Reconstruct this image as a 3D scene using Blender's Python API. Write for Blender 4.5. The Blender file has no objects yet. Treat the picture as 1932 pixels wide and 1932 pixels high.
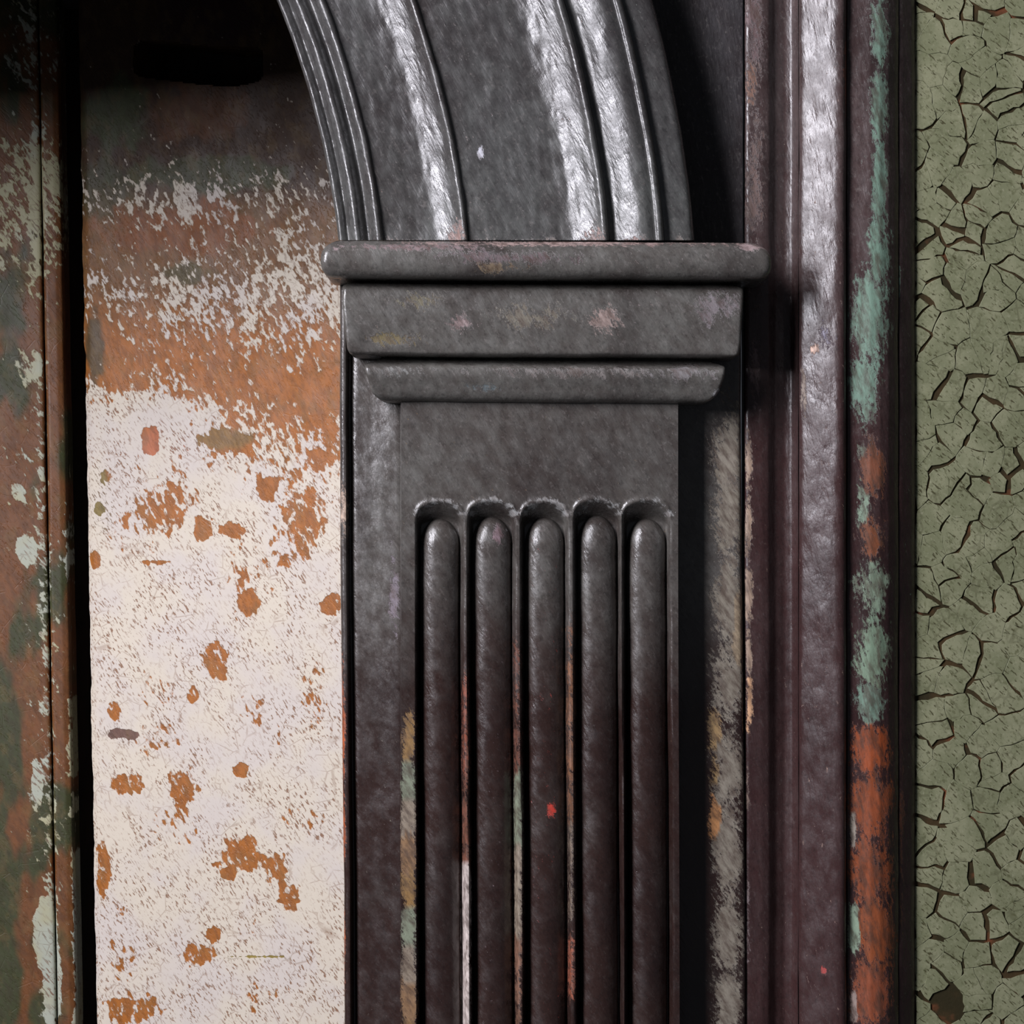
import bpy, bmesh, math, random
import numpy as np
from mathutils import Vector

# ---------------------------------------------------------------- camera, world, light, exposure
S = 0.0004            # metres per photograph pixel on the pilaster's back plane
D = 1.6               # camera distance from that plane
scene = bpy.context.scene
COL = scene.collection

cam_d = bpy.data.cameras.new('camera')
cam = bpy.data.objects.new('camera', cam_d)
COL.objects.link(cam)
cam.location = (0, -D, 0)
cam.rotation_euler = (math.pi / 2, 0, 0)
cam_d.sensor_width = 36
cam_d.lens = 36 * D / (1932 * S)
cam_d.clip_start = 0.05
scene.camera = cam

world = bpy.data.worlds.new('world')
scene.world = world
world.use_nodes = True
world.node_tree.nodes['Background'].inputs[0].default_value = (0.80, 0.86, 1.0, 1)
world.node_tree.nodes['Background'].inputs[1].default_value = 0.06

win = bpy.data.lights.new('window_daylight', 'AREA')
win.shape = 'RECTANGLE'
win.size = 0.60
win.size_y = 1.75
win.energy = 124
win.color = (0.935, 0.92, 1.0)
wo = bpy.data.objects.new('window_daylight', win)
COL.objects.link(wo)
wo.location = (-1.75, -1.70, 1.14)
wo.rotation_euler = (Vector((-0.05, 0, 0)) - wo.location).to_track_quat('-Z', 'Y').to_euler()

vs = scene.view_settings
vs.view_transform = 'Standard'
vs.look = 'None'
vs.exposure = 0.0
vs.gamma = 1.0
vs.use_curve_mapping = False

# ---------------------------------------------------------------- helpers
random.seed(5)
RNG = np.random.RandomState(11)
TAB = RNG.rand(64, 64)


def W(px, py, h, href=None):
    """photograph pixel + height (px towards the camera) -> world point"""
    px = np.asarray(px, float); py = np.asarray(py, float); h = np.asarray(h, float)
    k = (D - (h if href is None else np.asarray(href, float)) * S) / D
    return np.stack(np.broadcast_arrays((px - 966) * S * k, -h * S, (966 - py) * S * k), -1)


def vnoise(x, y, sx, sy=None, seed=0):
    sy = sy or sx
    u = np.asarray(x, float) / sx + seed * 7.31
    v = np.asarray(y, float) / sy + seed * 3.77
    i = np.floor(u).astype(int); j = np.floor(v).astype(int)
    a = u - i; b = v - j
    a = a * a * (3 - 2 * a); b = b * b * (3 - 2 * b)
    t = lambda p, q: TAB[(p + seed * 13) % 64, (q + seed * 29) % 64]
    return (t(i, j) * (1 - a) + t(i + 1, j) * a) * (1 - b) + (t(i, j + 1) * (1 - a) + t(i + 1, j + 1) * a) * b


def fbm(x, y, sx, sy=None, seed=0, octs=4):
    sy = sy or sx
    r = 0; amp = 0.5; tot = 0
    for o in range(octs):
        r = r + amp * vnoise(x, y, sx / 2 ** o, sy / 2 ** o, seed + o)
        tot += amp; amp *= 0.55
    return r / tot


def sstep(a, b, x):
    t = np.clip((np.asarray(x, float) - a) / (b - a), 0, 1)
    return t * t * (3 - 2 * t)


def lin(c):
    return tuple((v / 255 / 12.92) if v / 255 <= 0.04045 else ((v / 255 + 0.055) / 1.055) ** 2.4 for v in c)


def empty(name, loc, label=None, cat=None, kind=None):
    o = bpy.data.objects.new(name, None)
    COL.objects.link(o)
    o.location = loc
    o.empty_display_size = 0.02
    if label: o['label'] = label
    if cat: o['category'] = cat
    if kind: o['kind'] = kind
    return o


def link(name, me, mat, parent=None, label=None, cat=None, kind=None):
    o = bpy.data.objects.new(name, me)
    COL.objects.link(o)
    if mat: me.materials.append(mat)
    if parent:
        o.parent = parent
        bpy.context.view_layer.update()
        o.matrix_parent_inverse = parent.matrix_world.inverted()
    if label: o['label'] = label
    if cat: o['category'] = cat
    if kind: o['kind'] = kind
    return o


def set_attr(me, name, typ, data):
    a = me.attributes.new(name, typ, 'POINT')
    if typ == 'FLOAT': a.data.foreach_set('value', np.asarray(data, np.float32).ravel())
    else: a.data.foreach_set('color', np.asarray(data, np.float32).ravel())


def patch_field(px, py, patches, seed=1, amp=0.9, sx=26, sy=40):
    """soft masks of paint patches: RGB colour + alpha"""
    n = px.size
    col = np.zeros((n, 4)); best = np.full(n, -9.0)
    for k, (cx, cy, rx, ry, c, st) in enumerate(patches):
        d = np.sqrt(((px - cx) / rx) ** 2 + ((py - cy) / ry) ** 2)
        a = st * (1.25 - d) + amp * (fbm(px, py, sx, sy, seed + k % 7) - 0.5)
        a = np.where(d > 1.6, -1, a)
        m = a > best
        best = np.where(m, a, best)
        col[m, :3] = lin(c)
    col[:, 3] = np.clip(best, 0, 1)
    return col


def finish(me, pxs, pys, patches=None, dust=None, seed=1, angle=35, recalc=True):
    if recalc:
        bm = bmesh.new(); bm.from_mesh(me)
        bmesh.ops.recalc_face_normals(bm, faces=bm.faces)
        bm.to_mesh(me); bm.free()
    me.polygons.foreach_set('use_smooth', [True] * len(me.polygons))
    me.set_sharp_from_angle(angle=math.radians(angle))
    pxs = np.asarray(pxs, float).ravel(); pys = np.asarray(pys, float).ravel()
    set_attr(me, 'patch', 'FLOAT_COLOR', patch_field(pxs, pys, patches or [], seed))
    set_attr(me, 'dust', 'FLOAT', dust(pxs, pys) if dust else np.zeros(pxs.size))
    me.update()


def sweep(name, pts, pxs, pys, mat, parent=None, closed=True, caps=True, **kw):
    """pts (rows, profile, 3): loft closed profiles along the rows into one solid"""
    nr, nc = pts.shape[:2]
    V = pts.reshape(-1, 3)
    F = []
    for r in range(nr - 1):
        for c in range(nc if closed else nc - 1):
            d = (c + 1) % nc
            F.append((r * nc + c, (r + 1) * nc + c, (r + 1) * nc + d, r * nc + d))
    if caps:
        F.append(tuple(range(nc))); F.append(tuple((nr - 1) * nc + c for c in range(nc)))
    me = bpy.data.meshes.new(name)
    me.from_pydata(V.tolist(), [], F)
    finish(me, pxs, pys, kw.pop('patches', None), kw.pop('dust', None), kw.pop('seed', 1), kw.pop('angle', 35))
    return link(name, me, mat, parent, **kw)


def resample(prof, step):
    """polyline (x,h) -> denser polyline"""
    out = []
    for (a, b) in zip(prof[:-1], prof[1:]):
        n = max(1, int(math.hypot(b[0] - a[0], b[1] - a[1]) / step))
        for i in range(n):
            t = i / n
            out.append((a[0] + (b[0] - a[0]) * t, a[1] + (b[1] - a[1]) * t))
    out.append(prof[-1])
    return out


def smooth_prof(prof, it=1):
    """Chaikin rounding that keeps the end points"""
    for _ in range(it):
        q = [prof[0]]
        for a, b in zip(prof[:-1], prof[1:]):
            q.append((a[0] * .75 + b[0] * .25, a[1] * .75 + b[1] * .25))
            q.append((a[0] * .25 + b[0] * .75, a[1] * .25 + b[1] * .75))
        q.append(prof[-1]); prof = q
    return prof


def vertical_moulding(name, prof, back, y0, y1, mat, parent, slant=None, wob=1.0, step=9, rstep=5, rounds=1, **kw):
    """a run of moulding standing upright: prof is its front (px, h); back its depth behind"""
    prof = smooth_prof(resample(prof, rstep), rounds)
    P = np.array(prof)
    ys = np.arange(y0, y1 + step, step).astype(float)
    seed = kw.get('seed', 1)
    X = np.repeat(P[None, :, 0], len(ys), 0); H = np.repeat(P[None, :, 1], len(ys), 0)
    Y = np.repeat(ys[:, None], P.shape[0], 1)
    sl = slant(Y) if slant else 0
    X = X + sl + wob * 2.4 * (fbm(X, Y, 90, 150, seed + 3) - .5)
    H = H + wob * 3.0 * (fbm(X, Y, 40, 60, seed + 5) - .5)
    pts = W(X, Y, H)
    bl = W(X[:, :1], Y[:, :1], np.full_like(Y[:, :1], back), H[:, :1])
    br = W(X[:, -1:], Y[:, -1:], np.full_like(Y[:, -1:], back), H[:, -1:])
    pts = np.concatenate([bl, pts, br], 1)
    X = np.concatenate([X[:, :1] * 0 - 9999, X, X[:, -1:] * 0 - 9999], 1); Y = np.concatenate([Y[:, :1], Y, Y[:, -1:]], 1)
    return sweep(name, pts, X, Y, mat, parent, **kw)


# ---------------------------------------------------------------- materials
class NT:
    def __init__(s, name):
        s.m = bpy.data.materials.new(name); s.m.use_nodes = True
        s.t = s.m.node_tree; s.t.nodes.clear()
        s.out = s.n('ShaderNodeOutputMaterial'); s.b = s.n('ShaderNodeBsdfPrincipled')
        s.t.links.new(s.b.outputs[0], s.out.inputs[0])
        s.tc = s.n('ShaderNodeNewGeometry').outputs['Position']

    def n(s, t, **k):
        x = s.t.nodes.new(t)
        for a, v in k.items(): setattr(x, a, v)
        return x

    def set(s, sock, v):
        if hasattr(v, 'is_output') or isinstance(v, bpy.types.NodeSocket): s.t.links.new(v, sock)
        elif isinstance(v, tuple) and len(v) == 3 and sock.type == 'RGBA': sock.default_value = (*v, 1)
        else: sock.default_value = v

    def math(s, op, a, b=0.0, clamp=False):
        x = s.n('ShaderNodeMath', operation=op, use_clamp=clamp)
        s.set(x.inputs[0], a); s.set(x.inputs[1], b)
        return x.outputs[0]

    def mix(s, f, a, b):
        x = s.n('ShaderNodeMix', data_type='RGBA')
        s.set(x.inputs[0], f); s.set(x.inputs[6], a); s.set(x.inputs[7], b)
        return x.outputs[2]

    def step(s, v, a, b, lo=0.0, hi=1.0):
        x = s.n('ShaderNodeMapRange', interpolation_type='SMOOTHSTEP')
        s.set(x.inputs[0], v); x.inputs[1].default_value = a; x.inputs[2].default_value = b
        x.inputs[3].default_value = lo; x.inputs[4].default_value = hi
        return x.outputs[0]

    def coords(s, ang, wid, length):
        r = s.n('ShaderNodeMapping'); s.t.links.new(s.tc, r.inputs[0])
        r.inputs['Rotation'].default_value = (0, math.radians(ang), 0)
        m = s.n('ShaderNodeMapping'); s.t.links.new(r.outputs[0], m.inputs[0])
        m.inputs['Scale'].default_value = (1 / (wid * S), 1 / (wid * S), 1 / (length * S))
        return m.outputs[0]

    def noise(s, wid, length=None, ang=0.0, detail=3.0, rough=0.55):
        x = s.n('ShaderNodeTexNoise')
        s.t.links.new(s.coords(ang, wid, length or wid), x.inputs['Vector'])
        x.inputs['Scale'].default_value = 1.0; x.inputs['Detail'].default_value = detail
        x.inputs['Roughness'].default_value = rough
        return x.outputs['Fac']

    def edges(s, size, ang=0, asp=1.0):
        x = s.n('ShaderNodeTexVoronoi', feature='DISTANCE_TO_EDGE')
        s.t.links.new(s.coords(ang, size, size * asp), x.inputs['Vector'])
        x.inputs['Scale'].default_value = 1.0
        return x.outputs['Distance']

    def attr(s, name):
        x = s.n('ShaderNodeAttribute', attribute_name=name)
        return x

    def bump(s, h, dist, strength=1.0, prev=None):
        x = s.n('ShaderNodeBump'); s.set(x.inputs['Height'], h)
        x.inputs['Distance'].default_value = dist; x.inputs['Strength'].default_value = strength
        if prev: s.t.links.new(prev, x.inputs['Normal'])
        return x.outputs[0]


def varnish(name, low, high, ang=-28, rough=(0.30, 0.5), spec=0.5, bump=1.0, streak=(5, 30)):
    """old dark glossy paint; 'dust' turns it greyer, 'patch' lays bare other paint layers and paints a glint"""
    t = NT(name)
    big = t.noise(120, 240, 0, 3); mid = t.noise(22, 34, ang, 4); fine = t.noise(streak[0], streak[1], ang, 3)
    d = t.attr('dust').outputs['Fac']  # how far the greyer tone takes over, varying with height
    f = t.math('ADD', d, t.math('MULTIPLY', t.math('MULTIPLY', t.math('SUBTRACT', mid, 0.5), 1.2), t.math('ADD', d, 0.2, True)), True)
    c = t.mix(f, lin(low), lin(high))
    c = t.mix(t.step(big, 0.4, 0.75), c, t.mix(0.55, c, lin((38, 26, 25))))
    dl = t.math('ADD', t.math('MULTIPLY', d, 0.85), 0.15, True)
    c = t.mix(t.math('MULTIPLY', t.step(fine, 0.58, 0.80, 0, 0.34), dl), c, lin((128, 122, 118)))
    c = t.mix(t.step(t.noise(7, 11, ang, 5, 0.75), 0.48, 0.68, 0, 0.75), c, t.mix(0.5, c, lin((20, 17, 17))))
    c = t.mix(t.math('MULTIPLY', t.step(t.noise(8, 13, ang + 4, 5, 0.75), 0.54, 0.68, 0, 0.75), dl), c, t.mix(0.5, c, lin((140, 134, 130))))
    p = t.attr('patch')
    pm = t.step(t.math('ADD', p.outputs['Alpha'], t.math('MULTIPLY', t.math('SUBTRACT', t.noise(6, 15, ang, 5, 0.75), 0.5), 2.6)), 0.34, 0.68)
    pc = t.mix(t.step(t.noise(12, 40, ang, 4, 0.65), 0.36, 0.66, 0.0, 0.75), p.outputs['Color'], lin((70, 52, 42)))
    c = t.mix(pm, c, pc)
    t.set(t.b.inputs['Base Color'], c)
    r = t.step(mid, 0.3, 0.7, rough[0], rough[1])
    r = t.math('ADD', r, t.math('MULTIPLY', pm, 0.22), True)
    t.set(t.b.inputs['Roughness'], r)
    t.b.inputs['Specular IOR Level'].default_value = spec
    hgt = t.math('ADD', t.math('MULTIPLY', mid, 0.7), t.math('MULTIPLY', fine, 0.35))
    hgt = t.math('SUBTRACT', hgt, t.math('MULTIPLY', pm, 0.25))
    t.set(t.b.inputs['Normal'], t.bump(hgt, 0.0016, 0.55 * bump))
    return t.m


M = {}
M['arch'] = varnish('arch_paint', (46, 40, 42), (94, 95, 92), 30, (0.23, 0.38), 0.85, 0.8, (4.5, 60))
M['pilaster'] = varnish('pilaster_paint', (50, 34, 30), (102, 100, 95), 34, (0.22, 0.40), 0.72)
M['casing'] = varnish('casing_paint', (62, 41, 40), (88, 76, 74), 14, (0.25, 0.42), 0.55, 0.9, (6, 36))
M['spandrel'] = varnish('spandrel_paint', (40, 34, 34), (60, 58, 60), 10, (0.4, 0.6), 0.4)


def jamb_material(name, w1, w2):
    t = NT(name)
    cov = t.attr('cover').outputs['Fac']
    und = t.attr('under').outputs['Color']
    n1 = t.noise(11, 27, 34, 2); n2 = t.noise(70, 90, 0, 5, 0.6); n3 = t.noise(4.2, 24, 42, 2)
    n4 = t.noise(14, 19, 25, 2)
    m = t.math('ADD', cov, t.math('MULTIPLY', t.math('SUBTRACT', n1, 0.5), 1.25))
    m = t.math('ADD', m, t.math('MULTIPLY', t.math('SUBTRACT', n2, 0.5), 0.8))
    m = t.math('ADD', m, t.math('MULTIPLY', t.math('SUBTRACT', n4, 0.5), 0.7))
    w = t.step(m, 0.42, 0.58)
    white = t.mix(t.step(t.noise(160, 160, 0, 3), 0.4, 0.62), lin(w1), lin(w2))
    # craquelure: hairlines and short slanting nicks that show the layer below
    cr = t.math('MULTIPLY', t.step(n3, 0.545, 0.645, 0, 1.0), t.step(t.noise(70, 90, 30, 3), 0.36, 0.58, 0.25, 1.0))
    ed = t.edges(46, 12, 0.8)
    wob = t.step(t.noise(50, 50, 0, 3), 0.48, 0.62)
    hl = t.math('MULTIPLY', t.step(ed, 0.012, 0.04, 0.40, 0.0), wob)
    ck = t.math('MAXIMUM', cr, hl)
    white = t.mix(ck, white, t.mix(0.22, lin((128, 106, 90)), und))
    und = t.mix(t.step(t.noise(12, 34, 28, 5, 0.65), 0.34, 0.68, 0, 0.75), und, t.mix(0.55, und, lin((48, 30, 16))))
    und = t.mix(t.step(t.noise(34, 50, 15, 4), 0.48, 0.66, 0, 0.5), und, t.mix(0.5, und, lin((120, 96, 56))))
    t.set(t.b.inputs['Base Color'], t.mix(w, und, white))
    t.set(t.b.inputs['Roughness'], t.step(n2, 0.3, 0.7, 0.45, 0.65))
    h = t.math('SUBTRACT', t.math('ADD', t.math('MULTIPLY', w, 0.6), t.math('MULTIPLY', n1, 0.3)), t.math('MULTIPLY', ck, 0.35))
    t.set(t.b.inputs['Normal'], t.bump(h, 0.0010, 0.6))
    return t.m


M['jamb'] = jamb_material('worn_white_paint', (209, 198, 180), (204, 194, 184))
M['leaf'] = jamb_material('worn_grey_paint', (170, 166, 132), (170, 174, 158))


def plain(name, a, b, size=(30, 120), rough=0.7, bump=0.4):
    t = NT(name)
    n = t.noise(size[0], size[1], 0, 5)
    t.set(t.b.inputs['Base Color'], t.mix(t.step(n, 0.35, 0.68), lin(a), lin(b)))
    t.b.inputs['Roughness'].default_value = rough
    t.set(t.b.inputs['Normal'], t.bump(n, 0.001, bump))
    return t.m


M['deep'] = plain('shade_dark_wood', (30, 18, 14), (48, 30, 22))  # dark tone puts the blackness inside slot and gap into the colour
M['overhead'] = plain('dark_overhead_wood', (44, 34, 32), (64, 54, 50))


def green_material(name, flake=True):
    t = NT(name)
    n = t.noise(60, 60, 0, 5); f = t.noise(8, 11, 35, 4, 0.65); k = t.noise(4, 15, 48, 2)
    if flake:
        c = t.mix(t.step(n, 0.38, 0.66), lin((120, 123, 93)), lin((140, 141, 111)))
        c = t.mix(t.step(f, 0.52, 0.68, 0, 0.75), c, lin((92, 94, 64)))
        c = t.mix(t.step(t.noise(6, 8, 20, 4, 0.7), 0.54, 0.7, 0, 0.5), c, lin((158, 158, 130)))
        ed = t.edges(19, 8, 1.1)
        msk = t.step(t.noise(40, 40, 20, 4), 0.52, 0.60)
        hl = t.math('MULTIPLY', t.step(ed, 0.05, 0.12, 0.8, 0.0), msk)
        hl = t.math('MAXIMUM', t.math('MULTIPLY', hl, 0.35), t.step(k, 0.61, 0.68, 0, 0.85))
        c = t.mix(hl, c, lin((62, 58, 32)))
        h = t.math('SUBTRACT', t.math('MULTIPLY', n, 0.4), t.math('MULTIPLY', hl, 0.7))
        rg = 0.62
    else:
        c = t.mix(t.step(n, 0.40, 0.66), lin((44, 38, 16)), lin((66, 50, 26)))
        c = t.mix(t.step(t.noise(80, 60, 0, 3), 0.6, 0.7), c, lin((106, 62, 36)))
        h = f; rg = 0.8
    t.set(t.b.inputs['Base Color'], c)
    t.b.inputs['Roughness'].default_value = rg
    t.b.inputs['Specular IOR Level'].default_value = 0.3
    t.set(t.b.inputs['Normal'], t.bump(h, 0.0006, 0.5))
    return t.m


M['green'] = green_material('crackled_green_paint')
M['under_green'] = green_material('brown_undercoat', False)

Y0, Y1 = -420, 2240     # the run of the uprights, photograph pixels

# ---------------------------------------------------------------- structure: green wall at the right
def box_mesh(name, x0, x1, y0, y1, z0, z1):
    me = bpy.data.meshes.new(name)
    v = [(x, y, z) for z in (z0, z1) for y in (y0, y1) for x in (x0, x1)]
    f = [(0, 2, 3, 1), (4, 5, 7, 6), (0, 1, 5, 4), (2, 6, 7, 3), (0, 4, 6, 2), (1, 3, 7, 5)]
    me.from_pydata(v, [], f); me.update()
    return me


WH = -20
wx0 = W(1640, 0, WH)[0]; 
wall = link('wall_right', box_mesh('wall_right', float(wx0), 1.05, -WH * S, -WH * S + 0.12, -0.62, 0.72),
            M['under_green'], None, 'brown undercoat wall under crackled olive green paint beside the casing', 'wall', 'structure')


def flakes():
    rnd = random.Random(21)
    x0, x1, y0, y1 = 1722, 2330, -260, 2200
    pts = []
    y = y0
    while y < y1:
        frac = min(1, max(0, (y - 900) / 700))
        cell = 43 + 7 * frac
        x = x0
        jit = 0.62 * (1 - frac) + 0.34 * frac
        off = rnd.random() * cell
        while x < x1 + cell:
            cw = cell * rnd.uniform(0.8, 1.35)
            p = (x + off + rnd.uniform(-jit, jit) * cell, y + rnd.uniform(-jit, jit) * cell * 1.2)
            if rnd.random() > 0.10:
                pts.append(p)
            x += cw
        y += cell * 0.92
    chip = (1786, 1893)
    pts = [p for p in pts if math.hypot(p[0] - chip[0], p[1] - chip[1]) > 48]
    for k in range(7):
        a = k * 2 * math.pi / 7 + .3
        pts.append((chip[0] + 66 * math.cos(a), chip[1] + 74 * math.sin(a)))
    pts.append(chip)
    chip_i = len(pts) - 1
    A = np.array(pts)

    def clip(poly, nx, ny, c):
        out = []
        for i in range(len(poly)):
            p, q = poly[i], poly[(i + 1) % len(poly)]
            dp = nx * p[0] + ny * p[1] - c; dq = nx * q[0] + ny * q[1] - c
            if dp <= 0: out.append(p)
            if (dp < 0 < dq) or (dq < 0 < dp):
                t = dp / (dp - dq)
                out.append((p[0] + (q[0] - p[0]) * t, p[1] + (q[1] - p[1]) * t))
        return out

    def width(i, j):
        a, b = min(i, j), max(i, j)
        r = random.Random(a * 7919 + b * 31).random()
        mx = (A[i] + A[j]) / 2
        zone = float(fbm(mx[0], mx[1], 120, 120, 4))
        w = 0.15 if r < 0.40 else (0.7 if r < 0.62 else (1.9 if r < 0.84 else 4.0))
        return w * (0.55 + zone)

    def wig(p):
        return (p[0] + 9 * (float(vnoise(p[0], p[1], 17, 17, 2)) - .5) + 5 * (float(vnoise(p[0], p[1], 7, 7, 6)) - .5),
                p[1] + 9 * (float(vnoise(p[0], p[1], 17, 17, 3)) - .5) + 5 * (float(vnoise(p[0], p[1], 7, 7, 5)) - .5))

    single, rest = [], []
    for i, p in enumerate(pts):
        if i == chip_i: continue
        d = np.hypot(A[:, 0] - p[0], A[:, 1] - p[1])
        near = np.argsort(d)[1:20]
        poly = [(p[0] - 90, p[1] - 90), (p[0] + 90, p[1] - 90), (p[0] + 90, p[1] + 90), (p[0] - 90, p[1] + 90)]
        for j in near:
            nx, ny = A[j] - A[i]; L = math.hypot(nx, ny); nx /= L; ny /= L
            mx, my = (A[i] + A[j]) / 2
            poly = clip(poly, nx, ny, nx * mx + ny * my - width(i, int(j)))
            if len(poly) < 3: break
        if len(poly) < 3: continue
        poly = clip(poly, -1, 0, -1726) if len(poly) >= 3 else poly
        poly = clip(poly, 1, 0, x1) if len(poly) >= 3 else poly
        if len(poly) < 3: continue
        fine = []
        for k in range(len(poly)):
            a, b = poly[k], poly[(k + 1) % len(poly)]
            n = 1 if p[0] > 2010 else max(1, int(math.hypot(b[0] - a[0], b[1] - a[1]) / 11))
            for q in range(n):
                fine.append(wig((a[0] + (b[0] - a[0]) * q / n, a[1] + (b[1] - a[1]) * q / n)))
        fine = [(max(f[0], 1724), f[1]) for f in fine]
        ar = 0.5 * sum(fine[k][0] * fine[(k + 1) % len(fine)][1] - fine[(k + 1) % len(fine)][0] * fine[k][1] for k in range(len(fine)))
        if abs(ar) < 30: continue
        if ar > 0: fine = fine[::-1]
        inview = p[0] < 1950 and -20 < p[1] < 1952
        (single if inview else rest).append((p, fine, rnd.uniform(2.6, 3.4)))
    return single, rest


def flake_geo(item, V, F):
    p, f, th = item
    b = len(V); n = len(f)
    cx = sum(q[0] for q in f) / n; cy = sum(q[1] for q in f) / n
    for q in f: V.append(W(q[0], q[1], WH - 0.5))
    for q in f: V.append(W(q[0], q[1], WH + th * .85))
    for q in f: V.append(W(q[0] + (cx - q[0]) * .03, q[1] + (cy - q[1]) * .03, WH + th))
    for k in range(n):
        m = (k + 1) % n
        F.append((b + k, b + m, b + n + m, b + n + k))
        F.append((b + n + k, b + n + m, b + 2 * n + m, b + 2 * n + k))
    F.append(tuple(b + 2 * n + k for k in range(n)))


sing, rest = flakes()
sing.sort(key=lambda it: -abs(sum(it[1][k][0] * it[1][(k + 1) % len(it[1])][1] - it[1][(k + 1) % len(it[1])][0] * it[1][k][1] for k in range(len(it[1])))))
rest += sing[300:]
for it in sing[:300]:
    V, F = [], []
    flake_geo(it, V, F)
    me = bpy.data.meshes.new('paint_flake')
    me.from_pydata([tuple(v) for v in V], [], F); me.update()
    link('paint_flake', me, M['green'], wall)
V, F = [], []
for it in rest: flake_geo(it, V, F)
me = bpy.data.meshes.new('paint_flakes')
me.from_pydata([tuple(v) for v in V], [], F); me.update()
link('paint_flakes', me, M['green'], wall, kind='stuff')
# beyond the flakes the coat is whole
bx = float(W(2326, 0, WH)[0])
link('paint_coat', box_mesh('paint_coat', bx, 1.05, -(WH + 3) * S, -WH * S + .001, -0.62, 0.72), M['green'], wall)

# ---------------------------------------------------------------- structure: vestibule behind the opening
lint = link('ceiling', box_mesh('ceiling', -1.2, 0.02, 0.03, 0.60, 0.50, 0.54), M['overhead'], None,
            'dark wooden soffit over the door recess', 'ceiling', 'structure')
# added unseen board across the arch head, put in to shade the upper jamb
ys = np.linspace(-40, -980, 60)
AX, AY = -944.0, 616.0


def arc_x(r, py): return AX + np.sqrt(np.maximum(r * r - (AY - py) ** 2, 0))


tx = 24
X = np.array([[AX + (arc_x(1587, y) - AX) * (2 * i / tx - 1) for i in range(tx + 1)] for y in ys])
Yg = np.repeat(ys[:, None], tx + 1, 1)
front = W(X, Yg, np.full_like(X, 92)); backp = W(X, Yg, np.full_like(X, -40), np.full_like(X, 92))
pts = np.concatenate([front, backp[:, ::-1]], 1)
sweep('shade_board', pts, np.concatenate([X, X[:, ::-1]], 1), np.concatenate([Yg, Yg], 1), M['overhead'], None,
      label='added dark board in the arch head, put in to shade the upper jamb', cat='panel', kind='structure')

# ---------------------------------------------------------------- door leaf behind, at the far left
slant = lambda y: 0.0185 * np.asarray(y, float)
GREY = (176, 184, 168); CREAM = (214, 206, 172); BROWN = (128, 78, 44); MOSS = (52, 62, 32); RUST = (170, 84, 40)
leaf = empty('door_1', (-0.62, 0.42, -0.60), 'brown door leaf with flaked cream paint and a narrow rounded edge', 'door', 'structure')


def leaf_fields(o, px, py, seed):
    cover = 0.10 + 0.44 * np.exp(-((py - 370) / 150) ** 2) + 0.10 * sstep(600, 1000, py)
    cover = np.where(py < 160, 0.30, cover)
    gx = px - slant(py)
    cover = cover + 0.55 * sstep(96, 112, gx) * sstep(900, 1080, py) * (fbm(px, py, 40, 160, 3) > .36)
    cover = cover + 0.25 * np.exp(-((gx - 62) / 14) ** 2)
    for (cx, cy, rx, ry, st) in [(85, 1765, 26, 75, .9), (100, 1850, 20, 90, .6), (50, 1040, 22, 34, .7), (52, 690, 30, 40, .4), (70, 1480, 12, 60, .4), (35, 930, 18, 20, .5)]:
        d = np.sqrt(((px - cx) / rx) ** 2 + ((py - cy) / ry) ** 2)
        cover = cover + st * sstep(1.1, 0.6, d)
    for (cx, cy, rx, ry) in [(10, 1500, 34, 420), (20, 1250, 30, 120)]:
        d = np.sqrt(((px - cx) / rx) ** 2 + ((py - cy) / ry) ** 2)
        cover = cover - .45 * sstep(1.2, 0.6, d)
    me = o.data
    set_attr(me, 'cover', 'FLOAT', np.clip(cover, 0, 1))
    u = np.zeros((px.size, 4)); u[:, 3] = 1
    g = sstep(0.48, 0.62, fbm(px, py, 70, 140, 9) + 0.30 * sstep(1050, 1400, py) * sstep(60, 20, px) - .05)
    u[:, :3] = np.outer(1 - g, lin((112, 68, 32))) + np.outer(g, lin((58, 62, 32)))
    set_attr(me, 'under', 'FLOAT_COLOR', u)


def leaf_part(name, prof, back, seed, rs=5):
    prof = smooth_prof(resample(prof, rs), 1)
    P = np.array(prof); ysl = np.arange(Y0, Y1, 10).astype(float)
    Y = np.repeat(ysl[:, None], len(P), 1)
    X = P[None, :, 0] + slant(Y) + 3 * (fbm(P[None, :, 0] + 0 * Y, Y, 60, 110, seed) - .5); H = P[None, :, 1] + 0 * Y
    pts = W(X, Y, H)
    bl = W(X[:, :1], Y[:, :1], 0 * Y[:, :1] + back, H[:, :1]); br = W(X[:, -1:], Y[:, -1:], 0 * Y[:, -1:] + back, H[:, -1:])
    pts = np.concatenate([bl, pts, br], 1)
    X2 = np.concatenate([X[:, :1], X, X[:, -1:]], 1); Y2 = np.concatenate([Y[:, :1], Y, Y[:, -1:]], 1)
    o = sweep(name, pts, X2, Y2, M['leaf'], leaf)
    leaf_fields(o, X2.ravel(), Y2.ravel(), seed)
    return o


leaf_part('stile', [(-330, -1040), (50, -1040), (66, -1040), (70, -1044), (71, -1056)], -1120, 3, 6)
leaf_part('edge_strip', [(73, -1056), (74, -1040), (78, -1036), (96, -1036), (106, -1040), (112, -1050), (113, -1070)], -1120, 5, 4)
leaf_part('panel', [(-1100, -1070), (-334, -1070)], -1120, 7, 30)

# ---------------------------------------------------------------- white door jamb with the slot
jamb = empty('jamb_board', tuple(W(420, 2240, -500)), 'worn white painted door jamb board with orange chips and a dark slot', 'board')
JXL, JXR = 148.0, 712.0


def jamb_h(px, py): return -1020 + (px - slant(py) - JXL) / (JXR - JXL) * 300


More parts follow.
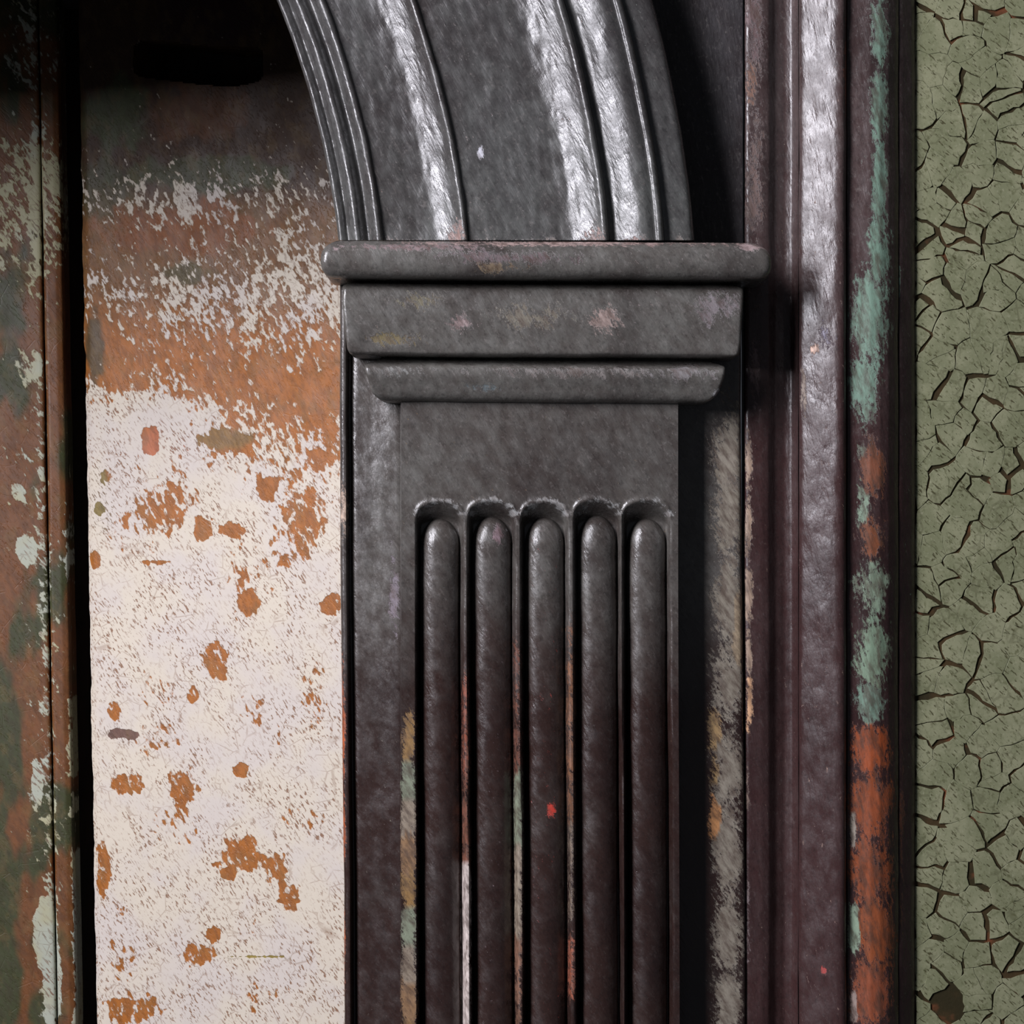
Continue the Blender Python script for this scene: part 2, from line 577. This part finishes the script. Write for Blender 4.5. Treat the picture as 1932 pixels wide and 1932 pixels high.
cols = np.unique(np.concatenate([np.arange(JXL, 250, 4.0), np.arange(250, 504, 4.0), np.arange(504, JXR + 3, 4.0)]))
rows = np.unique(np.concatenate([np.arange(Y0, 70, 10.0), np.arange(70, 180, 3.0), np.arange(180, Y1 + 5, 5.0)]))
Xg = np.repeat(cols[None, :], len(rows), 0); Yg = np.repeat(rows[:, None], len(cols), 1)
Xg = Xg + slant(Yg)
edge = np.exp(-((Xg - slant(Yg) - JXL) / 14) ** 2)
Xg = Xg + edge * 7 * (fbm(Xg * 0, Yg, 60, 46, 8) - .5)
Hg = jamb_h(Xg, Yg) - 10 * np.exp(-((Xg - slant(Yg) - JXL) / 5) ** 2) + 2.5 * (fbm(Xg, Yg, 60, 160, 2) - .5)
pts = W(Xg, Yg, Hg)


def slot_in(px, py):
    u = (px - 374) / 123.0
    v = (py - 122 - 7 * np.sin(u * 2.2 + .6) + 4) / (37.0 + 4 * (fbm(px, px * 0, 40, 40, 3) - .5))
    return np.abs(u) ** 8 + np.abs(v) ** 5 < 1


nr, nc = Xg.shape
qx = (Xg[:-1, :-1] + Xg[1:, 1:]) / 2; qy = (Yg[:-1, :-1] + Yg[1:, 1:]) / 2
hole = slot_in(qx, qy)
me = bpy.data.meshes.new('jamb_face')
F = [(r * nc + c, (r + 1) * nc + c, (r + 1) * nc + c + 1, r * nc + c + 1) for r in range(nr - 1) for c in range(nc - 1) if not hole[r, c]]
V = pts.reshape(-1, 3).tolist()
PXA = Xg.ravel().tolist(); PYA = Yg.ravel().tolist()
back_n = np.array([0.45, 0.89, 0.0])
# walls of the slot and the board's left edge go back into the wood
border = []
for r in range(nr - 1):
    for c in range(nc - 1):
        if hole[r, c]:
            for (dr, dc, a, b) in ((-1, 0, (r, c), (r, c + 1)), (1, 0, (r + 1, c + 1), (r + 1, c)), (0, -1, (r + 1, c), (r, c)), (0, 1, (r, c + 1), (r + 1, c + 1))):
                if not hole[r + dr, c + dc]: border.append((a, b))
for r in range(nr - 1): border.append(((r, 0), (r + 1, 0)))
for c in range(nc - 1): border.append(((0, c + 1), (0, c))); border.append(((nr - 1, c), (nr - 1, c + 1)))
for r in range(nr - 1): border.append(((r + 1, nc - 1), (r, nc - 1)))
dup = {}
for a, b in border:
    ids = []
    for q in (a, b):
        if q not in dup:
            dup[q] = len(V)
            depth = 0.05
            V.append((pts[q] + back_n * depth).tolist()); PXA.append(Xg[q]); PYA.append(Yg[q])
        ids.append(dup[q])
    ia = a[0] * nc + a[1]; ib = b[0] * nc + b[1]
    F.append((ia, ids[0], ids[1], ib))
me.from_pydata(V, [], F)
bm = bmesh.new(); bm.from_mesh(me)
loose = [v for v in bm.verts if not v.link_faces]
keep = np.array([bool(v.link_faces) for v in bm.verts])
bmesh.ops.delete(bm, geom=loose, context='VERTS')
bmesh.ops.recalc_face_normals(bm, faces=bm.faces)
bm.to_mesh(me); bm.free()
# recalc may flip an open shell: the faces must look at the camera
big = max(me.polygons, key=lambda p: p.area)
tot = sum(p.normal.y * p.area for p in me.polygons)
if tot > 0:
    bm = bmesh.new(); bm.from_mesh(me); bmesh.ops.reverse_faces(bm, faces=bm.faces); bm.to_mesh(me); bm.free()
px = np.array(PXA)[keep]; py = np.array(PYA)[keep]
me.polygons.foreach_set('use_smooth', [True] * len(me.polygons))
me.set_sharp_from_angle(angle=math.radians(35))

# how much of the white coat is left, and the coat beneath, darkened at the top for shade
cover = np.interp(py, [-400, 120, 250, 310, 350, 400, 440, 500, 560, 610, 680, 730, 790, 860, 930, 1010, 1100, 1250, 2300],
                  [.06, .08, .12, .22, .42, .36, .26,   .34, .50, .44, .31, .42, .64, .70, .82, .95, 1.06, 1.04, 1.08])
side = sstep(250, 600, px)
cover = cover + (-0.30) * side * sstep(660, 740, py) * sstep(960, 800, py) + 0.22 * (1 - side) * sstep(720, 780, py) * sstep(1000, 900, py)
cover = cover + 0.16 * side * np.exp(-((py - 500) / 90) ** 2)
cover = cover - 0.30 * np.exp(-((px - 190) / 40) ** 2) * np.exp(-((py - 640) / 90) ** 2)
cover = cover + 0.42 * np.exp(-((py - 375) / 34) ** 2) * np.exp(-((px - 345) / 80) ** 2) * (vnoise(px, py, 9, 60, 4) > .45)
cover = cover - 0.5 * sstep(.52, .66, fbm(px, py, 90, 120, 12)) * sstep(820, 900, py) * sstep(1500, 1000, py) * 0.5
chips = [(470, 1140, 20, 26, 1.0), (405, 1245, 34, 46, .72), (366, 1310, 12, 22, .8), (456, 1455, 18, 16, 1.1), (450, 1615, 52, 46, .76), (432, 1652, 16, 16, .8), (520, 1640, 30, 40, .72),
         (405, 1764, 15, 23, 1.0), (380, 1800, 52, 26, .76), (283, 830, 18, 28, 1.1), (505, 922, 24, 28, .78), (230, 1385, 38, 12, 1.1), (625, 1140, 24, 22, .78), (345, 1480, 40, 40, .68),
         (240, 1480, 36, 24, .72), (232, 1718, 14, 14, .7), (440, 1000, 30, 20, .7), (545, 1690, 30, 36, .68), (290, 1395, 60, 40, .40), (195, 1640, 18, 70, .7), (250, 1905, 70, 34, .72),
         (382, 1000, 20, 24, .7), (200, 900, 14, 24, .6), (190, 960, 14, 16, .8), (180, 1055, 12, 20, .8), (430, 830, 56, 24, .78), (215, 1340, 16, 20, .7), (610, 1545, 12, 14, .6), (300, 1062, 44, 4, .8), (490, 1805, 60, 4, .7), (525, 1400, 5, 60, .4), (480, 1745, 6, 60, .4), (545, 1700, 40, 5, .7),
         (480, 1330, 40, 60, .38), (330, 1560, 60, 60, .36), (590, 1330, 30, 90, .36), (300, 1300, 70, 40, .30), (480, 1080, 60, 60, .32), (560, 1000, 60, 80, .36), (330, 960, 90, 60, .30), (560, 1560, 40, 60, .4), (230, 1820, 40, 60, .44), (480, 1880, 80, 40, .36)]
for (cx, cy, rx, ry, st) in chips:
    d = np.sqrt(((px - cx) / rx) ** 2 + ((py - cy) / ry) ** 2) + 0.9 * (fbm(px, py, 16, 16, 5) - .5)
    cover = cover - st * sstep(1.15, 0.55, d)
set_attr(me, 'cover', 'FLOAT', np.clip(cover, -0.3, 1.1))
u = np.zeros((px.size, 4)); u[:, 3] = 1
top = np.array(lin((66, 42, 24))); oran = np.array(lin((166, 99, 36))); brn = np.array(lin((126, 84, 42))); grn = np.array(lin((72, 78, 48)))  # the top brown is deepened to paint in shade under the arch
a = sstep(330, 430, py)[:, None]; b = sstep(520, 660, py)[:, None]
u[:, :3] = (top * (1 - a) + brn * a) * (1 - b) + oran * b
for (cx, cy, rx, ry, c, st) in [(225, 210, 62, 76, grn, 1), (400, 330, 160, 34, grn, .8), (200, 360, 50, 60, grn, .6), (355, 515, 40, 22, grn, .7), (420, 828, 60, 22, np.array(lin((132, 106, 60))), .8), (230, 1385, 40, 16, np.array(lin((112, 82, 70))), 1.3),
                                 (190, 930, 22, 80, np.array(lin((130, 112, 60))), 1), (490, 1805, 80, 10, np.array(lin((150, 130, 60))), 1), (365, 215, 95, 60, np.array(lin((96, 58, 30))), 1), (400, 30, 120, 52, np.array(lin((52, 24, 28))), 1.2),
                                 (178, 660, 16, 90, np.array(lin((84, 72, 46))), .9), (350, 430, 150, 50, np.array(lin((140, 80, 36))), .8), (300, 840, 60, 40, np.array(lin((180, 106, 70))), 1)]:
    d = np.sqrt(((px - cx) / rx) ** 2 + ((py - cy) / ry) ** 2) + 1.3 * (fbm(px, py, 26, 40, 7) - .5)
    k = np.clip(st * sstep(1.15, 0.75, d), 0, 1)[:, None]
    u[:, :3] = u[:, :3] * (1 - k) + c * k
set_attr(me, 'under', 'FLOAT_COLOR', u)
me.update()
link('jamb_face', me, M['jamb'], jamb)


def quad_box(name, a, b, y0, y1, thick, mat, parent, **kw):
    """upright board between plan points a and b (px, h) and thickness to the back"""
    P = []
    for y in (y0, y1):
        fa, fb = W(a[0], y, a[1]), W(b[0], y, b[1])
        P += [fa, fb, fb + np.array([0, thick, 0]), fa + np.array([0, thick, 0])]
    me = bpy.data.meshes.new(name)
    me.from_pydata([p.tolist() for p in P], [], [(0, 1, 2, 3), (4, 7, 6, 5), (0, 4, 5, 1), (1, 5, 6, 2), (2, 6, 7, 3), (3, 7, 4, 0)])
    bm = bmesh.new(); bm.from_mesh(me); bmesh.ops.recalc_face_normals(bm, faces=bm.faces); bm.to_mesh(me); bm.free()
    return link(name, me, mat, parent, **kw)


quad_box('slot_back', (225, -1140), (520, -980), 40, 210, 0.01, M['deep'], jamb, label='bottom of the slot, coloured dark for the shade inside')
quad_box('rebate', (40, -1270), (330, -1270), Y0, Y1, 0.03, M['deep'], jamb, label='rebate behind the gap, coloured dark for the shade there')

# ---------------------------------------------------------------- pilaster
pil = empty('pilaster', tuple(W(1020, 2240, 0)), 'dark carved wooden pilaster with five reeds and a stepped capital', 'pilaster')
pgrey = lambda x, y: np.clip(0.0 + 0.62 * sstep(1420, 1000, y) + 0.5 * (fbm(x, y, 90, 160, 3) - .5), 0, 1)  # greyer above, browner below
WORN = (150, 136, 118); OCHRE = (150, 116, 70); SAGE = (134, 142, 120); ORANGE = (176, 86, 42); LILAC = (122, 112, 120)
bslant = lambda y: 10 * sstep(700, 2000, y) * sstep(900, 640, 0 * y + 640)
bprof = [(641, -14), (642, -3), (647, 1), (653, 0), (656, -14), (660, -22), (664, -16), (670, -13), (700, -8), (735, 0), (752, 3), (758, 0), (762, 0), (900, 0), (1275, 0), (1340, 0), (1390, 0), (1396, -2), (1398, -10)]
right_worn = [(1374, y, 36, 110, (138, 130, 116), .95) for y in (860, 980, 1130, 1290, 1450, 1600, 1760, 1900)] + [(1392, 1180, 14, 110, (164, 146, 120), 1.2), (1350, 1400, 20, 90, (170, 140, 96), .8), (1352, 1550, 16, 80, (190, 134, 84), .9)]
left_worn = [(646, y, 7, 120, ORANGE, 1.0) for y in (1380, 1560, 1800)] + [(650, 960, 12, 60, (196, 170, 150), .7), (742, 1120, 12, 90, LILAC, .7)]
vertical_moulding('backboard', bprof, -300, 476, Y1, M['pilaster'], pil, slant=lambda y: 9 * sstep(700, 1950, y), step=8, rstep=7, patches=right_worn + left_worn, dust=pgrey, seed=2)

# shaft: front block with five flutes cut into it
RX = [830, 928, 1028, 1127, 1220]
lean = lambda y: 8 * sstep(1000, 1932, y)
xs = np.concatenate([[755, 755.6, 757], np.arange(760, 1276, 2.5), [1277, 1279.4, 1280]])
ysr = np.concatenate([np.arange(752, 930, 12.), np.arange(930, 1010, 2.5), np.arange(1010, Y1 + 12, 12.)])
Xs = np.repeat(xs[None, :], len(ysr), 0); Ys = np.repeat(ysr[:, None], len(xs), 1)
Hs = np.full_like(Xs, 60.0)
for i, xc in enumerate(RX):
    wob = 4 * (fbm(0 * Ys + i * 77, Ys, 50, 130, 4) - .5)
    c = xc - 1 + wob + 0.35 * lean(Ys)
    topy = 950 + (0, -2, 0, -4, -2)[i]
    dx = np.abs(Xs - c)
    arch_top = topy + 30 * (1 - np.sqrt(np.clip(1 - (dx / 46) ** 2, 0, 1)))
    inside = sstep(47, 36, dx) * sstep(-6, 34, Ys - arch_top)
    Hs -= 38 * inside
    rim = np.exp(-((Ys - arch_top + 6) / 6) ** 2) * sstep(50, 40, dx)
    Hs += 3.0 * rim
Hs = np.where((Xs < 756) | (Xs > 1279.5), 44, Hs)
Hs = Hs - 0.010 * np.clip(Ys - 1000, 0, None) * 0 + 2.5 * (fbm(Xs, Ys, 50, 90, 6) - .5)
Xw = Xs + 0.35 * lean(Ys) * sstep(760, 900, Xs)
pts = W(Xw, Ys, Hs)
pts = np.concatenate([W(Xw[:, :1], Ys[:, :1], 0 * Ys[:, :1], Hs[:, :1]), pts, W(Xw[:, -1:], Ys[:, -1:], 0 * Ys[:, -1:], Hs[:, -1:])], 1)
PX = np.concatenate([Xw[:, :1], Xw, Xw[:, -1:]], 1); PY = np.concatenate([Ys[:, :1], Ys, Ys[:, -1:]], 1)
sp = []
for y in range(1400, 2100, 70):
    sp.append((771, y, 17, 62, (OCHRE, SAGE, WORN, (152, 118, 84))[(y // 70) % 4], 1.15))
for (x, y0_, y1_, c, st) in [(878, 1300, 1440, (138, 76, 56), .7), (878, 1440, 1640, (126, 78, 60), .7), (878, 1660, 1960, (214, 200, 192), 1.3), (977, 1480, 1600, SAGE, 1.0), (977, 1620, 1780, WORN, .9), (977, 1780, 1960, (136, 98, 78), .8),
                            (1077, 1200, 1560, (132, 90, 64), .7), (1077, 1560, 1700, (124, 108, 92), .6), (1077, 1800, 1880, (160, 88, 64), .7), (975, 1250, 1470, (116, 70, 54), .6)]:
    y = y0_
    while y < y1_:
        sp.append((x, y, 11, 48, c, st)); y += 45
for i, xc in enumerate(RX):
    k = (1.0, 1.1, 1.0, .7, .7)[i]
    for dx, dy in ((-38, 968), (-26, 955), (-12, 946), (2, 943), (16, 946), (30, 955), (40, 968)):
        sp.append((xc + dx, dy, 12, 8, (160, 160, 158), .80 * k))
sweep('shaft', pts, PX, PY, M['pilaster'], pil, patches=sp, dust=pgrey, seed=3, angle=50)

for i, xc in enumerate(RX):
    na = 17
    th = np.linspace(0, math.pi, na)
    ytop = 972 + (6, 2, 4, 0, 6)[i]
    yr = np.concatenate([ytop + 56 * (1 - np.cos(np.linspace(0.12, math.pi / 2, 12))), np.arange(ytop + 64, Y1, 10.)])
    sc = np.where(yr < ytop + 56, np.sqrt(np.clip(1 - ((ytop + 56 - yr) / 56) ** 2, 0, 1)), 1.0)
    Yr = np.repeat(yr[:, None], na, 1)
    wob = 3.2 * (fbm(0 * Yr + i * 51, Yr, 50, 90, 5) - .5)
    half = (37.5 + 1.5 * (fbm(0 * Yr + i * 31, Yr, 50, 120, 7) - .5))
    Xr = xc - 1 + wob + 0.35 * lean(Yr) - np.cos(th)[None, :] * half * sc[:, None]
    Hr = 20 + np.sin(th)[None, :] ** 0.9 * 32 * sc[:, None] + 3 * (fbm(Xr, Yr, 26, 40, 6 + i) - .5)
    pr = [(1040, 1527, 10, 16, (214, 70, 56), 1.4)] if i == 2 else []
    if i == 1: pr.append((xc + 10, 1012, 16, 26, (150, 128, 134), .7))
    sweep('reed', W(Xr, Yr, Hr), Xr, Yr, M['pilaster'], pil, patches=pr, dust=pgrey, seed=4 + i, angle=60)

# capital: three stacked mouldings, each returned at both ends
cap = bpy.data.objects.new('capital', None)
COL.objects.link(cap); cap.parent = pil
bpy.context.view_layer.update()
cap.matrix_parent_inverse = pil.matrix_world.inverted()
cgrey = lambda x, y: np.clip(0.85 + 0.5 * (fbm(x, y, 80, 60, 5) - .5), 0, 1)


def cap_moulding(name, levels, patches=None, seed=1, rad=14):
    """levels: (py, h, left px, right px); rounded-corner loops lofted downwards"""
    lv = np.array(levels, float)
    t = np.arange(len(lv)); tt = np.linspace(0, len(lv) - 1, (len(lv) - 1) * 3 + 1)
    lv = np.stack([np.interp(tt, t, lv[:, k]) for k in range(4)], 1)
    kernel = lambda a: np.concatenate([a[:1], (a[:-2] + 2 * a[1:-1] + a[2:]) / 4, a[-1:]])
    for k in range(4): lv[:, k] = kernel(lv[:, k])
    loops, PXs, PYs = [], [], []
    fx = np.linspace(0, 1, 90)
    for (py, h, xl, xr) in lv:
        q = [(xl, -1.0)]
        r = min(rad, h * .5)
        for a in np.linspace(0, math.pi / 2, 6): q.append((xl + r - r * math.cos(a), h - r + r * math.sin(a)))
        for f in fx[1:-1]: q.append((xl + r + (xr - xl - 2 * r) * f, h))
        for a in np.linspace(math.pi / 2, 0, 6): q.append((xr - r + r * math.cos(a), h - r + r * math.sin(a)))
        q.append((xr, -1.0))
        q = np.array(q)
        yy = np.full(len(q), py) + 5.0 * (fbm(q[:, 0], 0 * q[:, 0] + py * .3, 150, 150, seed) - .5) + 5 * (q[:, 0] - 1030) / 850
        hh = np.where(q[:, 1] > 0, q[:, 1] + 3.5 * (fbm(q[:, 0], yy, 40, 26, seed + 2) - .5), q[:, 1])
        xx = q[:, 0] + 3 * (fbm(q[:, 0], yy, 30, 22, seed + 4) - .5)
        # side returns run straight back
        href = np.where(q[:, 1] < h - r * .9, h, hh)
        loops.append(W(xx, yy, hh, href)); PXs.append(xx); PYs.append(yy)
    sweep(name, np.array(loops), np.array(PXs), np.array(PYs), M['pilaster'], cap, patches=patches, dust=cgrey, seed=seed, angle=40)


cap_moulding('abacus', [(457, 118, 634, 1420), (462, 132, 622, 1436), (470, 142, 611, 1448), (482, 147, 605, 1455), (498, 147, 604, 1457), (512, 143, 607, 1454), (522, 136, 614, 1446), (527, 124, 622, 1436), (529, 100, 640, 1410)],
             [(1080, 458, 330, 9, (176, 152, 146), .9), (940, 505, 60, 12, (128, 112, 90), .6), (1420, 466, 40, 10, (170, 150, 148), .9), (800, 466, 200, 10, (140, 122, 122), .6), (960, 486, 140, 16, (104, 90, 92), .7)], 2)
cap_moulding('fascia', [(524, 62, 690, 1362), (533, 66, 684, 1366), (539, 88, 650, 1400), (545, 106, 645, 1403), (560, 109, 645, 1403), (600, 110, 648, 1400), (640, 107, 652, 1398), (660, 106, 655, 1396), (668, 104, 658, 1393), (673, 92, 668, 1384), (675, 60, 700, 1350)],
             [(865, 610, 34, 22, (160, 140, 138), .7), (1135, 605, 34, 26, (166, 146, 138), .8), (1000, 600, 90, 30, (124, 118, 104), .6), (740, 640, 60, 16, (110, 98, 64), .8), (1350, 580, 60, 40, (128, 120, 122), .7), (800, 565, 50, 20, (112, 106, 84), .5)], 5, 7)
cap_moulding('bed_moulding', [(673, 50, 720, 1340), (681, 54, 716, 1344), (687, 78, 690, 1366), (694, 92, 688, 1368), (702, 94, 688, 1368), (714, 93, 692, 1366), (730, 88, 697, 1360), (744, 84, 703, 1352), (754, 78, 714, 1340), (760, 66, 728, 1322), (762, 40, 760, 1280)],
             [(760, 700, 40, 14, (128, 128, 124), .6), (1290, 705, 70, 22, (138, 134, 134), .7), (1352, 742, 12, 12, (190, 190, 190), .9), (1060, 702, 200, 14, (122, 116, 112), .6), (900, 730, 60, 12, (100, 110, 112), .5)], 8, 7)

# ---------------------------------------------------------------- arch moulding
arch = empty('archivolt', tuple(W(960, 470, 0)), 'dark glossy curved arch moulding of concentric bands resting on the capital', 'archivolt')
agrey = lambda x, y: np.clip(0.45 + 0.35 * sstep(150, 470, y) + 0.5 * (fbm(x, y, 60, 110, 6) - .5), 0, 1)
TH = np.concatenate([np.linspace(0, math.radians(34), 150), np.linspace(math.radians(34.6), math.radians(97), 110)])


def arch_band(name, prof, seed, patches=None):
    prof = smooth_prof(resample(prof, 7), 1)
    P = np.array(prof)
    n = len(P)
    th0 = np.arcsin((AY - 453) / P[:, 0])
    tt = TH / TH[-1]
    T = th0[None, :] + (TH[-1] - th0[None, :]) * tt[:, None]
    R = np.repeat(P[None, :, 0], len(TH), 0); H = np.repeat(P[None, :, 1], len(TH), 0)
    R = R + 3.2 * (fbm(R, T * 1800, 60, 130, seed) - .5)
    H = H + 3.2 * (fbm(R, T * 1800, 14, 46, seed + 3) - .5) + 2.5 * (fbm(R, T * 1800, 40, 160, seed + 1) - .5)
    X = AX + R * np.cos(T); Y = AY - R * np.sin(T)
    pts = W(X, Y, H)
    b = -60
    bl = W(X[:, :1], Y[:, :1], 0 * Y[:, :1] + b, H[:, :1]); br = W(X[:, -1:], Y[:, -1:], 0 * Y[:, -1:] + b, H[:, -1:])
    pts = np.concatenate([bl, pts, br], 1)
    X = np.concatenate([X[:, :1], X, X[:, -1:]], 1); Y = np.concatenate([Y[:, :1], Y, Y[:, -1:]], 1)
    sweep(name, pts, X, Y, M['arch'], arch, patches=patches, dust=agrey, seed=seed, angle=50)


arch_band('inner_bead', [(1590, 36), (1591, 46), (1596, 51), (1603, 47), (1608, 40), (1613, 43), (1617, 58), (1624, 66), (1631, 66), (1638, 58), (1644, 49), (1651, 50), (1657, 62), (1664, 70), (1671, 70), (1675, 63)], 2)
arch_band('inner_fascia', [(1675, 62), (1682, 60), (1740, 60), (1768, 62), (1782, 66), (1796, 72), (1809, 79), (1818, 86), (1822, 92), (1827, 95), (1832, 94), (1835, 89)], 4, [(862, 450, 20, 40, (150, 122, 114), .7), (780, 462, 90, 14, (140, 128, 120), .6)])
arch_band('outer_fascia', [(1835, 87), (1840, 85), (1930, 84), (2010, 85), (2030, 89), (2050, 97), (2068, 106), (2082, 114), (2087, 119), (2092, 121), (2097, 119), (2100, 112)], 6, [(1122, 452, 26, 30, (150, 122, 114), .7), (1000, 460, 110, 16, (140, 132, 126), .6), (906, 290, 7, 15, (206, 206, 214), 1.2)])  # the small whitish patch paints a glint on a nick
arch_band('outer_bead', [(2100, 104), (2106, 101), (2114, 102), (2124, 108), (2136, 114), (2148, 119), (2160, 123), (2172, 124), (2182, 120), (2188, 117), (2192, 121), (2197, 122), (2202, 119), (2204, 112)], 8, [(1200, 462, 60, 16, (160, 130, 124), .6)])
arch_band('outer_fillet', [(2204, 108), (2210, 105), (2250, 102), (2257, 98), (2260, 88)], 10, [(1288, 215, 6, 50, (126, 156, 138), .9), (1280, 455, 30, 20, (130, 124, 118), .6)])

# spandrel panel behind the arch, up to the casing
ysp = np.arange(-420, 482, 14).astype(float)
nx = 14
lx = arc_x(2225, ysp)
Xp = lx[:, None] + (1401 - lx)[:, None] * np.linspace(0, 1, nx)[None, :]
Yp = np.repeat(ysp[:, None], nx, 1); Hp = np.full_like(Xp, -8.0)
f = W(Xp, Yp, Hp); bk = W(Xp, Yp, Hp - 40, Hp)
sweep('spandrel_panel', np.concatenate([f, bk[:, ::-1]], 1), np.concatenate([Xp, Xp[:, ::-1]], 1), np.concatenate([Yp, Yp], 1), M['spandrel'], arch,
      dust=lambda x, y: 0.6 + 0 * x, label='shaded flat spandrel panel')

# ---------------------------------------------------------------- door casing
cas = empty('casing_moulding', tuple(W(1560, 2240, 0)), 'tall dark maroon door casing with round bead and exposed mint and orange paint', 'moulding')
kgrey = lambda x, y: np.clip(0.05 + 0.55 * sstep(900, 300, y) + 0.4 * (fbm(x, y, 50, 200, 3) - .5), 0, 1)
MINT = (122, 150, 132)
vertical_moulding('inner_cove', [(1404, -16), (1406, -10), (1412, -7), (1438, -6), (1450, -9), (1463, -22), (1480, -28), (1494, -24), (1503, -12), (1506, 2)], -60, Y0, Y1, M['casing'], cas, dust=kgrey, seed=3, rstep=6,
                  patches=[(1412, y, 9, 70, (164, 140, 120), .9) for y in (880, 1000, 1130, 1230)] + [(1414, 1320, 7, 60, (206, 160, 120), 1.0), (1416, 150, 16, 60, (134, 100, 84), .6), (1424, 330, 24, 200, (112, 92, 86), .6), (1424, 40, 22, 120, (104, 84, 84), .6), (1410, 1480, 6, 80, (120, 100, 88), .6), (1425, 700, 12, 80, (120, 100, 100), .6), (1410, 1700, 6, 120, (126, 112, 112), .6)])
bead = [(1507, 0), (1508, 12), (1511, 18), (1520, 23), (1535, 31), (1550, 39), (1565, 46), (1577, 51), (1586, 53), (1592, 51), (1596, 46), (1597, 38)]
vertical_moulding('round_bead', bead, -60, Y0, Y1, M['casing'], cas, dust=kgrey, seed=5, rstep=6, step=8, wob=1.3,
                  patches=[(1537, 660, 8, 9, (226, 190, 170), 1.2), (1516, 730, 7, 60, (150, 136, 124), .9), (1600, 130, 8, 130, (150, 92, 74), .8), (1553, 1830, 8, 10, (176, 70, 66), 1.0), (1560, 640, 20, 40, (140, 136, 150), .5)])
gp = [(1660, 60, 20, 90, MINT, .9), (1658, 200, 18, 90, MINT, 1.0), (1660, 340, 18, 110, MINT, 1.1), (1655, 470, 26, 80, MINT, 1.0), (1640, 600, 40, 100, MINT, 1.0), (1630, 720, 34, 80, MINT, 1.0), (1625, 860, 20, 40, (116, 124, 108), .7),
      (1645, 890, 26, 60, (128, 76, 52), .9), (1645, 1010, 26, 60, (128, 74, 46), .8), (1630, 960, 18, 50, (136, 156, 134), .8), (1645, 1110, 34, 60, (128, 146, 124), .9), (1645, 1230, 36, 90, (126, 148, 124), 1.0), (1640, 1320, 30, 50, MINT, 1.0),
      (1642, 1410, 44, 60, (156, 76, 38), .9), (1642, 1520, 48, 90, (146, 74, 40), .9), (1642, 1640, 48, 90, (148, 76, 42), .9), (1612, 1750, 16, 56, (150, 170, 146), 1.3), (1652, 1760, 42, 90, (148, 78, 42), 1.1), (1644, 1880, 50, 90, (146, 78, 50), 1.0), (1610, 1560, 9, 40, (170, 160, 146), 1.0), (1612, 1890, 12, 40, (180, 160, 150), 1.0), (1640, 2050, 38, 100, (164, 86, 50), 1.1)]
vertical_moulding('outer_ovolo', [(1597.3, 34), (1599, 38), (1606, 36), (1614, 36), (1627, 38), (1642, 41), (1660, 40), (1676, 33), (1688, 23), (1694, 16), (1695, 12)], -60, Y0, Y1, M['casing'], cas, dust=kgrey, seed=7, rstep=4, step=6, patches=gp)
vertical_moulding('edge_fillet', [(1695.3, 10), (1696, 13), (1702, 10), (1712, 2), (1720, -5), (1725, -12), (1727, -18)], -60, Y0, Y1, M['casing'], cas, dust=kgrey, seed=9, rstep=4, step=9,
                  patches=[(1694, 530, 6, 36, MINT, 1.0), (1700, 1560, 8, 200, (96, 54, 36), .6)])
